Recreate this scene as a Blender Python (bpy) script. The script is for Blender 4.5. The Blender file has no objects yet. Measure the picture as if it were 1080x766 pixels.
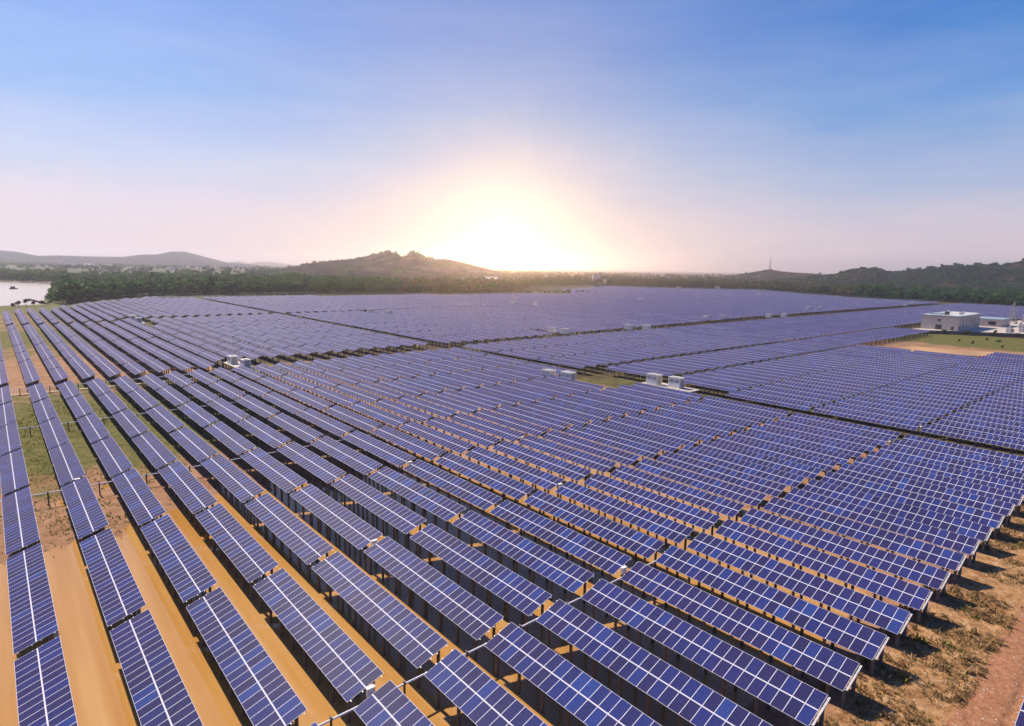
import bpy, math, random
import numpy as np
from mathutils import Matrix, Vector
R = math.radians
rng = np.random.default_rng(7)
random.seed(7)
sc = bpy.context.scene
col = sc.collection

# ---------------------------------------------------------------- camera
F_PX, HOR_Y, ROLL, YAW = 641.5, 282.0, R(1.1), R(40.754)
CAM_H = 36.1
PIT = math.atan((383 - HOR_Y) / F_PX)
fw = np.array([math.sin(YAW)*math.cos(PIT), math.cos(YAW)*math.cos(PIT), -math.sin(PIT)])
rt0 = np.array([math.cos(YAW), -math.sin(YAW), 0.0])
up0 = np.cross(rt0, fw)
rt = math.cos(ROLL)*rt0 + math.sin(ROLL)*up0
up = -math.sin(ROLL)*rt0 + math.cos(ROLL)*up0
cam_d = bpy.data.cameras.new('camera'); cam = bpy.data.objects.new('camera', cam_d); col.objects.link(cam)
cam.matrix_world = Matrix(((rt[0], up[0], -fw[0], 0), (rt[1], up[1], -fw[1], 0), (rt[2], up[2], -fw[2], CAM_H), (0, 0, 0, 1)))
cam_d.sensor_fit = 'HORIZONTAL'; cam_d.sensor_width = 36; cam_d.lens = F_PX/1080*36
cam_d.clip_start = .5; cam_d.clip_end = 60000
sc.camera = cam

def ray(px, py):
    return fw + (px-540)/F_PX*rt - (py-383)/F_PX*up
def project(P):
    Q = np.asarray(P, float) - np.array([0, 0, CAM_H]); d = Q @ fw
    return np.stack([540 + F_PX*(Q @ rt)/d, 383 - F_PX*(Q @ up)/d, d], -1)
def hor_y(px): return HOR_Y + (px-540)*math.tan(ROLL)
def azim(px):
    d = ray(px, hor_y(px)); return math.atan2(d[0], d[1])

# ---------------------------------------------------------------- sky, sun, exposure
SUN_EL = R(43); SUN_AZ = R(-3)           # azimuth from +Y towards +X
world = bpy.data.worlds.new('World'); sc.world = world; world.use_nodes = True; world.cycles.sampling_method = 'MANUAL'; world.cycles.sample_map_resolution = 2048
nt = world.node_tree; nt.nodes.clear()
def N(nt, t, **kw):
    n = nt.nodes.new(t)
    for k, v in kw.items(): setattr(n, k, v)
    return n
def mathn(nt, op, a, b=None, clamp=False):
    n = N(nt, 'ShaderNodeMath', operation=op, use_clamp=clamp)
    for i, v in enumerate((a, b)):
        if v is None: continue
        if isinstance(v, (int, float)): n.inputs[i].default_value = v
        else: nt.links.new(v, n.inputs[i])
    return n.outputs[0]
def ramp(nt, fac, stops, interp='LINEAR'):
    n = N(nt, 'ShaderNodeValToRGB'); n.color_ramp.interpolation = interp
    e = n.color_ramp.elements
    while len(e) < len(stops): e.new(.5)
    for el, (p, c) in zip(e, stops):
        el.position = p; el.color = (*c, 1) if len(c) == 3 else c
    nt.links.new(fac, n.inputs[0]); return n.outputs[0]
def mix(nt, fac, a, b, blend='MIX'):
    n = N(nt, 'ShaderNodeMix', data_type='RGBA', blend_type=blend)
    for s, v in ((n.inputs[0], fac), (n.inputs[6], a), (n.inputs[7], b)):
        if isinstance(v, (int, float)): s.default_value = v
        elif isinstance(v, tuple): s.default_value = (*v, 1) if len(v) == 3 else v
        else: nt.links.new(v, s)
    return n.outputs[2]
def noise(nt, vec, scale, detail=4, rough=.55, out=0):
    n = N(nt, 'ShaderNodeTexNoise'); n.inputs['Scale'].default_value = scale
    n.inputs['Detail'].default_value = detail; n.inputs['Roughness'].default_value = rough
    if vec is not None: nt.links.new(vec, n.inputs['Vector'])
    return n.outputs[out]
tc = N(nt, 'ShaderNodeTexCoord')
sep = N(nt, 'ShaderNodeSeparateXYZ'); nt.links.new(tc.outputs['Generated'], sep.inputs[0])
el = mathn(nt, 'ARCSINE', sep.outputs[2])                  # elevation in radians
eln = mathn(nt, 'DIVIDE', el, R(40), True)
wisp_map = N(nt, 'ShaderNodeMapping'); wisp_map.inputs['Scale'].default_value = (1.2, 1.2, 5)
nt.links.new(tc.outputs['Generated'], wisp_map.inputs[0])
wisp = noise(nt, wisp_map.outputs[0], 3.2, 6, .6)
eln2 = mathn(nt, 'ADD', eln, mathn(nt, 'MULTIPLY', mathn(nt, 'SUBTRACT', wisp, .5), -.14))
grad_r = ramp(nt, eln2, [(0, (.98, .80, .80)), (.07, (.78, .67, .74)), (.18, (.42, .52, .76)), (.31, (.15, .35, .74)), (.46, (.04, .22, .66)), (1, (.012, .09, .48))], 'LINEAR')
grad_l = ramp(nt, eln2, [(0, (.84, .70, .74)), (.09, (.76, .67, .78)), (.21, (.46, .58, .87)), (.34, (.17, .40, .86)), (.47, (.06, .27, .80)), (1, (.02, .13, .55))], 'LINEAR')
gaz = YAW - R(0.9)
gdir = Vector(ray(531, 262)).normalized()
side = N(nt, 'ShaderNodeVectorMath', operation='DOT_PRODUCT'); nt.links.new(tc.outputs['Generated'], side.inputs[0])
side.inputs[1].default_value = (rt0[0], rt0[1], 0)
sidef = mathn(nt, 'ADD', mathn(nt, 'MULTIPLY', side.outputs['Value'], 1.1), .5, True)
grad = mix(nt, sidef, grad_l, grad_r)
dot = N(nt, 'ShaderNodeVectorMath', operation='DOT_PRODUCT'); nt.links.new(tc.outputs['Generated'], dot.inputs[0])
dot.inputs[1].default_value = gdir
ang = mathn(nt, 'ARCCOSINE', mathn(nt, 'MINIMUM', dot.outputs['Value'], .9999999))
def halo(width, power, colr, gain):
    g = mathn(nt, 'MULTIPLY', mathn(nt, 'EXPONENT', mathn(nt, 'MULTIPLY', mathn(nt, 'POWER', mathn(nt, 'DIVIDE', ang, R(width)), power), -1)), gain)
    return mix(nt, 1.0, (0, 0, 0), mixc(g, colr), 'ADD')
def mixc(g, c):
    v = N(nt, 'ShaderNodeVectorMath', operation='SCALE'); v.inputs[0].default_value = c; nt.links.new(g, v.inputs['Scale']); return v.outputs[0]
def lobe(width, power, gain):
    return mathn(nt, 'MULTIPLY', mathn(nt, 'EXPONENT', mathn(nt, 'MULTIPLY', mathn(nt, 'POWER', mathn(nt, 'DIVIDE', ang, R(width)), power), -1)), gain)
cm = N(nt, 'ShaderNodeMapping'); cm.inputs['Scale'].default_value = (2.2, 2.2, 13); cm.inputs['Rotation'].default_value = (.12, .18, 0)
nt.links.new(tc.outputs['Generated'], cm.inputs[0])
cir = noise(nt, cm.outputs[0], 1.7, 9, .62)
cmask = mathn(nt, 'MULTIPLY', ramp(nt, cir, [(.42, (0, 0, 0)), (.72, (1, 1, 1))]), ramp(nt, eln, [(.02, (.15, .15, .15)), (.2, (1, 1, 1)), (.75, (.25, .25, .25))]))
tot = mix(nt, mathn(nt, 'MULTIPLY', cmask, .12), grad, (.86, .78, .88))
tot = mix(nt, lobe(16, 1.3, .55), tot, (1.0, .80, .72))
tot = mix(nt, lobe(6.0, 1.0, .66), tot, (1.08, .76, .38))
tot = mix(nt, 1.0, tot, halo(2.3, 1.0, (1, .84, .48), 1.7), 'ADD')
tot = mix(nt, 1.0, tot, halo(.70, 2.0, (1, .60, .27), 2300), 'ADD')
sky = N(nt, 'ShaderNodeTexSky', sky_type='NISHITA', sun_disc=False, sun_elevation=SUN_EL, sun_rotation=SUN_AZ)
sky.dust_density = 3
bgA = N(nt, 'ShaderNodeBackground'); bgA.inputs[1].default_value = .66; nt.links.new(tot, bgA.inputs[0])
bgB = N(nt, 'ShaderNodeBackground'); bgB.inputs[1].default_value = .05; nt.links.new(sky.outputs[0], bgB.inputs[0])
mx = N(nt, 'ShaderNodeMixShader'); mx.inputs[0].default_value = .12
nt.links.new(bgA.outputs[0], mx.inputs[1]); nt.links.new(bgB.outputs[0], mx.inputs[2])
wo = N(nt, 'ShaderNodeOutputWorld'); nt.links.new(mx.outputs[0], wo.inputs[0])
sl = bpy.data.lights.new('sun', 'SUN'); sun = bpy.data.objects.new('sun', sl); col.objects.link(sun)
sl.energy = 5.0; sl.angle = R(.55); sl.color = (1, .87, .70)
sdir = Vector((math.sin(SUN_AZ)*math.cos(SUN_EL), math.cos(SUN_AZ)*math.cos(SUN_EL), math.sin(SUN_EL)))
sun.rotation_euler = sdir.to_track_quat('Z', 'Y').to_euler()
sc.view_settings.view_transform = 'Standard'; sc.view_settings.look = 'None'
sc.view_settings.exposure = .66; sc.view_settings.gamma = 1; sc.view_settings.use_curve_mapping = False
sc.cycles.volume_bounces = 1; sc.cycles.max_bounces = 6; sc.cycles.diffuse_bounces = 2; sc.cycles.glossy_bounces = 3
sc.cycles.use_denoising = True

# ---------------------------------------------------------------- materials
def mat(name):
    m = bpy.data.materials.new(name); m.use_nodes = True; t = m.node_tree; t.nodes.clear()
    b = N(t, 'ShaderNodeBsdfPrincipled'); o = N(t, 'ShaderNodeOutputMaterial'); t.links.new(b.outputs[0], o.inputs[0])
    return m, t, b
def simple(name, c, rough=.6, metal=0, var=.15, scale=3., bump=0, bscale=None):
    m, t, b = mat(name)
    tcn = N(t, 'ShaderNodeTexCoord').outputs['Object']
    n = noise(t, tcn, scale, 5)
    lo = tuple(x*(1-var) for x in c); hi = tuple(min(1, x*(1+var)) for x in c)
    t.links.new(ramp(t, n, [(.3, lo), (.7, hi)]), b.inputs['Base Color'])
    b.inputs['Roughness'].default_value = rough; b.inputs['Metallic'].default_value = metal
    if bump:
        bn = N(t, 'ShaderNodeBump'); bn.inputs['Strength'].default_value = bump
        t.links.new(noise(t, tcn, bscale or scale*6, 5), bn.inputs['Height']); t.links.new(bn.outputs[0], b.inputs['Normal'])
    return m
def panel_material(name, framed):
    """blue polycrystalline cells; UV runs in modules: u along the row, v across. framed=True also draws the aluminium frame lines."""
    m, t, b = mat(name)
    uv = N(t, 'ShaderNodeUVMap'); uv.uv_map = 'uv'
    s = N(t, 'ShaderNodeSeparateXYZ'); t.links.new(uv.outputs[0], s.inputs[0])
    U, V = s.outputs[0], s.outputs[1]
    iu, iv = mathn(t, 'FLOOR', U), mathn(t, 'FLOOR', V)
    fu, fv = mathn(t, 'FRACT', U), mathn(t, 'FRACT', V)
    oi = N(t, 'ShaderNodeObjectInfo')
    comb = N(t, 'ShaderNodeCombineXYZ'); t.links.new(iu, comb.inputs[0]); t.links.new(iv, comb.inputs[1])
    t.links.new(mathn(t, 'MULTIPLY', oi.outputs['Random'], 913.7), comb.inputs[2])
    wn = N(t, 'ShaderNodeTexWhiteNoise', noise_dimensions='3D'); t.links.new(comb.outputs[0], wn.inputs[0])
    r = wn.outputs['Value']
    base = ramp(t, r, [(0, (.010, .007, .030)), (.35, (.013, .010, .050)), (.6, (.010, .013, .075)), (.85, (.010, .021, .120)), (1, (.014, .040, .18))])
    gp = N(t, 'ShaderNodeNewGeometry').outputs['Position']
    zone = noise(t, gp, .045, 3, .6)
    base = mix(t, ramp(t, zone, [(.42, (0, 0, 0)), (.62, (.75, .75, .75))]), base, mix(t, .55, base, (.028, .016, .075)))
    # cells: 6 x 10 per module, thin pale gaps plus busbars
    def line(fr, n, w, off=0.0):
        a = mathn(t, 'FRACT', mathn(t, 'ADD', mathn(t, 'MULTIPLY', fr, n), off))
        return mathn(t, 'LESS_THAN', mathn(t, 'ABSOLUTE', mathn(t, 'SUBTRACT', a, .5)), w)
    g1 = line(fu, 6, .022, .5); g2 = line(fv, 10, .022, .5)
    gg = mathn(t, 'MAXIMUM', g1, g2)
    bb = mathn(t, 'MULTIPLY', line(fu, 18, .035, 0), .3)
    geo = N(t, 'ShaderNodeTexCoord')
    fl = noise(t, geo.outputs['Object'], 9, 2)
    base = mix(t, mathn(t, 'MULTIPLY', fl, .25), base, (.05, .07, .30))
    base = mix(t, mathn(t, 'MULTIPLY', mathn(t, 'MAXIMUM', gg, bb), .5), base, (.16, .20, .38))
    dust = noise(t, geo.outputs['Object'], .6, 4)
    base = mix(t, mathn(t, 'MULTIPLY', dust, .08), base, (.15, .11, .13))
    rough = .40
    if framed:
        eu = mathn(t, 'LESS_THAN', mathn(t, 'SUBTRACT', .5, mathn(t, 'ABSOLUTE', mathn(t, 'SUBTRACT', fu, .5))), .026)
        ev = mathn(t, 'LESS_THAN', mathn(t, 'SUBTRACT', .5, mathn(t, 'ABSOLUTE', mathn(t, 'SUBTRACT', fv, .5))), .019)
        e = mathn(t, 'MAXIMUM', eu, ev)
        base = mix(t, e, base, (.56, .55, .62))
        t.links.new(mathn(t, 'ADD', mathn(t, 'MULTIPLY', e, .35), rough), b.inputs['Roughness'])
    else:
        b.inputs['Roughness'].default_value = rough
    t.links.new(base, b.inputs['Base Color'])
    b.inputs['IOR'].default_value = 1.07
    b.inputs['Sheen Weight'].default_value = 1.0; b.inputs['Sheen Roughness'].default_value = .22; b.inputs['Sheen Tint'].default_value = (1, .72, .74, 1)
    b.inputs['Coat Weight'].default_value = .0
    return m
M = {}
M['glass'] = panel_material('solar_glass', False)
M['glass_grid'] = panel_material('solar_glass_framed', True)
M['frame'] = simple('aluminium_frame', (.60, .59, .66), .7, .0, .05)
M['frame'].node_tree.nodes['Principled BSDF'].inputs['Specular IOR Level'].default_value = .1
M['galv'] = simple('galvanised_steel', (.52, .50, .48), .5, .3, .15)
M['white_metal'] = simple('white_conduit', (.80, .79, .78), .5, 0, .06)
M['post'] = simple('concrete_post', (.13, .11, .095), .85, 0, .25, 4, .3)
M['back'] = simple('panel_backsheet', (.03, .028, .028), .7, 0, .05)
M['cabin'] = simple('cabin_paint', (.84, .76, .66), .5, 0, .08)
M['cabin_dark'] = simple('cabin_louvre', (.16, .15, .16), .6, 0, .2)
M['concrete'] = simple('pale_concrete', (.46, .40, .33), .85, 0, .18, 1.5, .2)
M['wall_pink'] = simple('pale_render', (.50, .42, .37), .8, 0, .08, .4)
M['window'] = simple('dark_window', (.05, .055, .065), .2, 0, .1)
M['roof_blue'] = simple('blue_grey_roof', (.22, .29, .33), .6, 0, .12, .6)
M['roof_white'] = simple('pale_roof', (.44, .43, .40), .7, 0, .08, .6)
M['yard_wall'] = simple('dark_boundary_wall', (.16, .12, .10), .85, 0, .25, .8)
M['mast'] = simple('mast_steel', (.25, .24, .25), .6, .2, .1)
M['wood'] = simple('dark_timber', (.07, .055, .045), .9, 0, .3)
M['trunk'] = simple('bark', (.10, .07, .05), .9, 0, .3)

def leafmat(name, a, b_, c):
    m, t, b = mat(name)
    g = N(t, 'ShaderNodeNewGeometry'); o = N(t, 'ShaderNodeObjectInfo')
    n = noise(t, g.outputs['Position'], .09, 3)
    v = mathn(t, 'ADD', mathn(t, 'MULTIPLY', g.outputs['Random Per Island'], .45), mathn(t, 'MULTIPLY', n, .75))
    t.links.new(ramp(t, mathn(t, 'SUBTRACT', v, .1), [(.15, a), (.5, b_), (.9, c)]), b.inputs['Base Color'])
    b.inputs['Roughness'].default_value = .7; b.inputs['Specular IOR Level'].default_value = .15
    tr = N(t, 'ShaderNodeBsdfTranslucent'); t.links.new(b.inputs['Base Color'].links[0].from_socket, tr.inputs[0])
    ms = N(t, 'ShaderNodeMixShader'); ms.inputs[0].default_value = .38
    t.links.new(b.outputs[0], ms.inputs[1]); t.links.new(tr.outputs[0], ms.inputs[2])
    t.links.new(ms.outputs[0], next(n for n in t.nodes if n.type == 'OUTPUT_MATERIAL').inputs[0])
    return m
M['leaf_dark'] = leafmat('dark_foliage', (.007, .042, .005), (.024, .086, .009), (.08, .155, .020))
M['leaf'] = leafmat('wood_foliage', (.010, .052, .005), (.034, .115, .010), (.13, .23, .024))
M['leaf_olive'] = leafmat('olive_foliage', (.035, .055, .012), (.08, .095, .02), (.16, .15, .035))
M['grass'] = leafmat('weed_blades', (.06, .09, .016), (.15, .17, .03), (.30, .25, .08))
M['dry'] = leafmat('dry_weeds', (.17, .115, .05), (.33, .22, .10), (.50, .36, .19))

# ground: attributes grass / bank / road / yard steer the soil colours
def ground_material():
    m, t, b = mat('soil_and_grass')
    g = N(t, 'ShaderNodeNewGeometry').outputs['Position']
    def attr(n):
        a = N(t, 'ShaderNodeAttribute'); a.attribute_name = n; return a.outputs['Fac']
    n1, n2, n3 = noise(t, g, .045, 6, .6), noise(t, g, .35, 6, .65), noise(t, g, 3.0, 6, .7)
    mud = ramp(t, mathn(t, 'ADD', mathn(t, 'MULTIPLY', n2, .6), mathn(t, 'MULTIPLY', n1, .4)), [(.3, (.16, .075, .035)), (.48, (.31, .165, .092)), (.62, (.40, .235, .15)), (.78, (.46, .30, .20))])
    bank = ramp(t, noise(t, g, .9, 8, .72), [(.30, (.10, .05, .02)), (.42, (.28, .14, .055)), (.55, (.42, .235, .105)), (.70, (.54, .36, .20))])
    road = ramp(t, noise(t, g, 1.6, 6, .7), [(.3, (.24, .10, .055)), (.55, (.38, .18, .092)), (.8, (.47, .27, .16))])
    grs = ramp(t, noise(t, g, .5, 7, .7), [(.28, (.030, .042, .010)), (.45, (.085, .095, .018)), (.58, (.14, .125, .035)), (.75, (.26, .155, .07))])
    far = ramp(t, noise(t, g, .006, 7, .6), [(.3, (.015, .028, .012)), (.5, (.03, .048, .018)), (.62, (.06, .065, .03)), (.78, (.14, .11, .07))])
    def mask(a, k=.55, nz=n2, w=.24):
        s = mathn(t, 'ADD', a, mathn(t, 'MULTIPLY', mathn(t, 'SUBTRACT', nz, .5), k*2))
        mr = N(t, 'ShaderNodeMapRange', interpolation_type='SMOOTHSTEP'); mr.inputs[1].default_value = .5-w; mr.inputs[2].default_value = .5+w
        t.links.new(s, mr.inputs[0]); return mr.outputs[0]
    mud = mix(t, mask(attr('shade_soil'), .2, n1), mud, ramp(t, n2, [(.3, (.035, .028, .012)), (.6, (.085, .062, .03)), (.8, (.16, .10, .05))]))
    nm = mathn(t, 'ADD', mathn(t, 'MULTIPLY', noise(t, g, .12, 7, .7), .6), mathn(t, 'MULTIPLY', n2, .4))
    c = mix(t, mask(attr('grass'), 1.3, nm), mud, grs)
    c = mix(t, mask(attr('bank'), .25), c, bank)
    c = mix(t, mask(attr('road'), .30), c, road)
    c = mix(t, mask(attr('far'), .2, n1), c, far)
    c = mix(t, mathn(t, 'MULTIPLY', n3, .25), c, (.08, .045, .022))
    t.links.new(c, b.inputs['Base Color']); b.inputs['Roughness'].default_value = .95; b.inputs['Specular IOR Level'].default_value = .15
    bn = N(t, 'ShaderNodeBump'); bn.inputs['Strength'].default_value = .7; bn.inputs['Distance'].default_value = .25
    t.links.new(mathn(t, 'ADD', n3, noise(t, g, .9, 6)), bn.inputs['Height']); t.links.new(bn.outputs[0], b.inputs['Normal'])
    return m
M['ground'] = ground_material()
def water_material(name, c1, c2, rough, bump, scale):
    m, t, b = mat(name)
    g = N(t, 'ShaderNodeNewGeometry').outputs['Position']
    mp = N(t, 'ShaderNodeMapping'); mp.inputs['Scale'].default_value = (1, .05, 1); t.links.new(g, mp.inputs[0])
    t.links.new(ramp(t, noise(t, mp.outputs[0], scale, 4), [(.3, c1), (.7, c2)]), b.inputs['Base Color'])
    b.inputs['Roughness'].default_value = rough; b.inputs['IOR'].default_value = 1.33
    bn = N(t, 'ShaderNodeBump'); bn.inputs['Strength'].default_value = bump; bn.inputs['Distance'].default_value = .05
    t.links.new(noise(t, g, 2.2, 3), bn.inputs['Height']); t.links.new(bn.outputs[0], b.inputs['Normal'])
    return m
M['flood'] = water_material('muddy_floodwater', (.35, .165, .034), (.44, .25, .09), .05, .035, .55)
M['flood'].node_tree.nodes['Principled BSDF'].inputs['IOR'].default_value = 1.33
M['lake'] = water_material('silty_lake', (.28, .23, .20), (.35, .29, .26), .25, .6, .02)

# ---------------------------------------------------------------- mesh helpers
class MB:
    def __init__(s): s.v, s.f, s.m, s.uv = [], [], [], []
    def quad(s, pts, mi=0, uv=None):
        n = len(s.v); s.v += [tuple(p) for p in pts]; s.f.append(tuple(range(n, n+len(pts)))); s.m.append(mi)
        s.uv.append(uv or [(0, 0)]*len(pts))
    def box(s, c, d, mi=0, T=None):
        x, y, z = (k/2 for k in d)
        P = [(-x, -y, -z), (x, -y, -z), (x, y, -z), (-x, y, -z), (-x, -y, z), (x, -y, z), (x, y, z), (-x, y, z)]
        P = [(p[0]+c[0], p[1]+c[1], p[2]+c[2]) for p in P]
        if T: P = [T(p) for p in P]
        for f in ((3, 2, 1, 0), (4, 5, 6, 7), (0, 1, 5, 4), (1, 2, 6, 5), (2, 3, 7, 6), (3, 0, 4, 7)): s.quad([P[i] for i in f], mi)
    def cyl(s, a, b, r0, r1=None, n=10, mi=0, cap=True):
        r1 = r0 if r1 is None else r1
        a, b = Vector(a), Vector(b); d = (b-a).normalized(); q = d.to_track_quat('Z', 'Y')
        A = [a + q @ Vector((r0*math.cos(2*math.pi*i/n), r0*math.sin(2*math.pi*i/n), 0)) for i in range(n)]
        B = [b + q @ Vector((r1*math.cos(2*math.pi*i/n), r1*math.sin(2*math.pi*i/n), 0)) for i in range(n)]
        for i in range(n): j = (i+1) % n; s.quad([A[i], A[j], B[j], B[i]], mi)
        if cap: s.quad(B, mi); s.quad(A[::-1], mi)
    def mesh(s, name, mats, smooth=False):
        me = bpy.data.meshes.new(name); me.from_pydata(s.v, [], s.f)
        for k in mats: me.materials.append(M[k] if isinstance(k, str) else k)
        me.polygons.foreach_set('material_index', s.m)
        ul = me.uv_layers.new(name='uv'); ul.data.foreach_set('uv', [c for f in s.uv for p in f for c in p])
        if smooth: me.polygons.foreach_set('use_smooth', [True]*len(s.f))
        return me
def link(name, me, parent=None, loc=None, rz=None):
    o = bpy.data.objects.new(name, me); col.objects.link(o)
    if parent is not None: o.parent = parent
    if loc is not None: o.location = loc
    if rz is not None: o.rotation_euler = (0, 0, rz)
    return o
def tag(o, label=None, cat=None, group=None, kind=None):
    if label: o['label'] = label
    if cat: o['category'] = cat
    if group: o['group'] = group
    if kind: o['kind'] = kind
    return o
def npmesh(name, V, Fq, mats, smooth=False, midx=None, uv=None):
    """V (n,3), Fq (m,k) uniform faces"""
    me = bpy.data.meshes.new(name); V = np.asarray(V, np.float32); Fq = np.asarray(Fq, np.int32); k = Fq.shape[1]
    me.vertices.add(len(V)); me.vertices.foreach_set('co', V.ravel())
    me.loops.add(Fq.size); me.loops.foreach_set('vertex_index', Fq.ravel())
    me.polygons.add(len(Fq)); me.polygons.foreach_set('loop_start', np.arange(0, Fq.size, k, dtype=np.int32))
    me.polygons.foreach_set('loop_total', np.full(len(Fq), k, np.int32))
    for q in mats: me.materials.append(M[q] if isinstance(q, str) else q)
    if midx is not None: me.polygons.foreach_set('material_index', np.asarray(midx, np.int32))
    if smooth: me.polygons.foreach_set('use_smooth', np.ones(len(Fq), bool))
    if uv is not None:
        ul = me.uv_layers.new(name='uv'); ul.data.foreach_set('uv', np.asarray(uv, np.float32).ravel())
    me.update(calc_edges=True); me.validate(); return me
def vnoise(x, y, seed=0, octaves=4):
    """value noise in numpy, about -1..1"""
    r = np.zeros_like(x, dtype=float); a = 1.0; tot = 0
    for o in range(octaves):
        s = 2.0**o; X, Y = x*s+seed*17.3+o*5.1, y*s+seed*9.7+o*3.3
        xi, yi = np.floor(X), np.floor(Y); fx, fy = X-xi, Y-yi; fx = fx*fx*(3-2*fx); fy = fy*fy*(3-2*fy)
        h = lambda i, j: np.modf(np.abs(np.sin(i*127.1+j*311.7+seed*74.7)*43758.5453))[0]*2-1
        r += a*((h(xi, yi)*(1-fx)+h(xi+1, yi)*fx)*(1-fy)+(h(xi, yi+1)*(1-fx)+h(xi+1, yi+1)*fx)*fy); tot += a; a *= .5
    return r/tot
def sstep(a, b, x):
    t = np.clip((x-a)/(b-a), 0, 1); return t*t*(3-2*t)

# ---------------------------------------------------------------- ground
def lake_edge(x):     # U of the near shore of the lake at a given v
    return np.interp(x, [-4000, -60, 5, 34, 42, 60, 83, 110], [560, 560, 590, 600, 735, 925, 1100, 1900])
def ground_h(x, y):
    x = np.asarray(x, float); y = np.asarray(y, float)
    h = .04*vnoise(x/6, y/6, 3) + .10*vnoise(x/26, y/26, 5)
    wx = vnoise(x/18, y/18, 11)
    pond = sstep(112+26*wx, 70+26*wx, y)*sstep(16.2, 19.5, y+vnoise(x/5, y/5, 8))*sstep(92, 62, x+10*wx)
    h = h - .40*pond + .34*pond*vnoise(x/2.5, y/9, 15, 4)*sstep(48, 80, y)
    h += .10*sstep(84, 110, y)
    bank = sstep(18.5, 14, y)*sstep(30, 44, x)
    h += .62*sstep(26, 16, y)*sstep(14, 40, x)
    h += .06*bank + .10*bank*vnoise(x/2.2, y/2.2, 21, 5)
    for c_ in (5.0, 6.9):
        h -= .13*np.exp(-((y-c_-.35*np.sin(x/9)-.2*np.sin(x/3.7))/.33)**2)*sstep(36, 44, x)
    lk = sstep(0, 45, y-lake_edge(x))*sstep(150, 110, x)
    h -= 1.6*lk
    return h
def axis(parts):
    out = []
    for a, b, s in parts: out += list(np.arange(a, b, s))
    return np.array(out)
xs = axis([(-12000, -2000, 1500), (-2000, -300, 150), (-300, -40, 20), (-40, 130, .65), (130, 330, 4), (330, 1200, 15), (1200, 3000, 120), (3000, 14001, 1200)])
ys = axis([(-6000, -300, 900), (-300, -30, 30), (-30, 0, 3), (0, 20, .22), (20, 32, .5), (32, 130, .8), (130, 240, 1.6), (240, 700, 8), (700, 1400, 25), (1400, 3000, 120), (3000, 14001, 1200)])
GX, GY = np.meshgrid(xs, ys)
GZ = ground_h(GX, GY)
nx, ny = len(xs), len(ys)
idx = np.arange(nx*ny).reshape(ny, nx)
Fq = np.stack([idx[:-1, :-1], idx[:-1, 1:], idx[1:, 1:], idx[1:, :-1]], -1).reshape(-1, 4)
gm = npmesh('ground', np.stack([GX, GY, GZ], -1).reshape(-1, 3), Fq, ['ground'], True)
def gattr(n, a):
    at = gm.attributes.new(n, 'FLOAT', 'POINT'); at.data.foreach_set('value', np.clip(a, 0, 1).astype(np.float32).ravel())
w1 = vnoise(GX/14, GY/14, 31)
grass = sstep(84, 150, GY+22*w1)*sstep(235, 165, GY+14*w1)*sstep(80, 20, GX+10*w1)*.9
grass = np.maximum(grass, sstep(196, 202, GY)*sstep(222, 214, GY)*sstep(5, 20, GX)*sstep(150, 140, GX)*.75)
w2 = vnoise(GX/7, GY/7, 33)
grass = np.maximum(grass, sstep(104, 114, GY+4*w2)*sstep(142, 132, GY+4*w2)*sstep(136, 146, GX+4*w2)*sstep(174, 162, GX+4*w2)*.55)
grass = np.maximum(grass, .8*sstep(296, 330, GY)*sstep(400, 380, GY)*sstep(60, 20, GX))
grass = np.maximum(grass, .55*sstep(240, 300, GY)+0*GX)
grass = np.maximum(grass, .35*sstep(150, 160, GX))
yardg = sstep(370, 385, GX)*sstep(135, 120, GY)*sstep(470, 450, GX)
grass = np.maximum(grass, yardg)
grass = np.maximum(grass, sstep(495, 515, GY)*sstep(300, 200, GX))
gattr('grass', grass)
shore = sstep(500, 520, GY)*sstep(300, 200, GX)
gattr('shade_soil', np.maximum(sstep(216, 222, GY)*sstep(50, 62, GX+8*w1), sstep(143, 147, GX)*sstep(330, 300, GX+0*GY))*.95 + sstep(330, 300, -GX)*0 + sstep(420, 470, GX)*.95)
gattr('bank', sstep(17.5, 15.5, GY+.8*w1)*sstep(-10, 4, GX+GY)*sstep(200, 170, GX)*.95)
gattr('road', np.maximum(sstep(10.8, 9.4, GY+.5*w1)*sstep(2.0, 3.2, GY)*sstep(34, 42, GX), .0))
distc = np.hypot(GX, GY)
gattr('far', np.maximum(sstep(950, 1100, GX), sstep(640, 700, GY)))
ground = link('ground', gm); tag(ground, kind='structure')

def sheet(name, pts, z, m, kind='structure', div=1):
    b = MB(); b.quad([(p[0], p[1], z) for p in pts]); o = link(name, b.mesh(name, [m])); return tag(o, kind=kind)
sheet('floodwater', [(-60, 16), (26, 16), (128, 16), (128, 118), (-60, 118)], -.085, 'flood')
sheet('lake', [(-3500, 560), (150, 560), (150, 1150), (110, 1240), (-3500, 1500)], -.45, 'lake')
# worn pale footpath along the fourth cross gap
b = MB()
pv = [(-30, 205.6), (0, 204.9), (30, 204.2), (52, 204.8), (75, 207.5), (100, 210.5), (135, 212)]
for (x0, y0), (x1, y1) in zip(pv, pv[1:]):
    b.quad([(x0, y0-.75, .26), (x1, y1-.75, .26), (x1, y1+.75, .26), (x0, y0+.75, .26)])
M['path'] = simple('trodden_clay', (.38, .28, .18), .95, 0, .2, .5)
tag(link('path', b.mesh('path', ['path'])), kind='structure')
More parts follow.
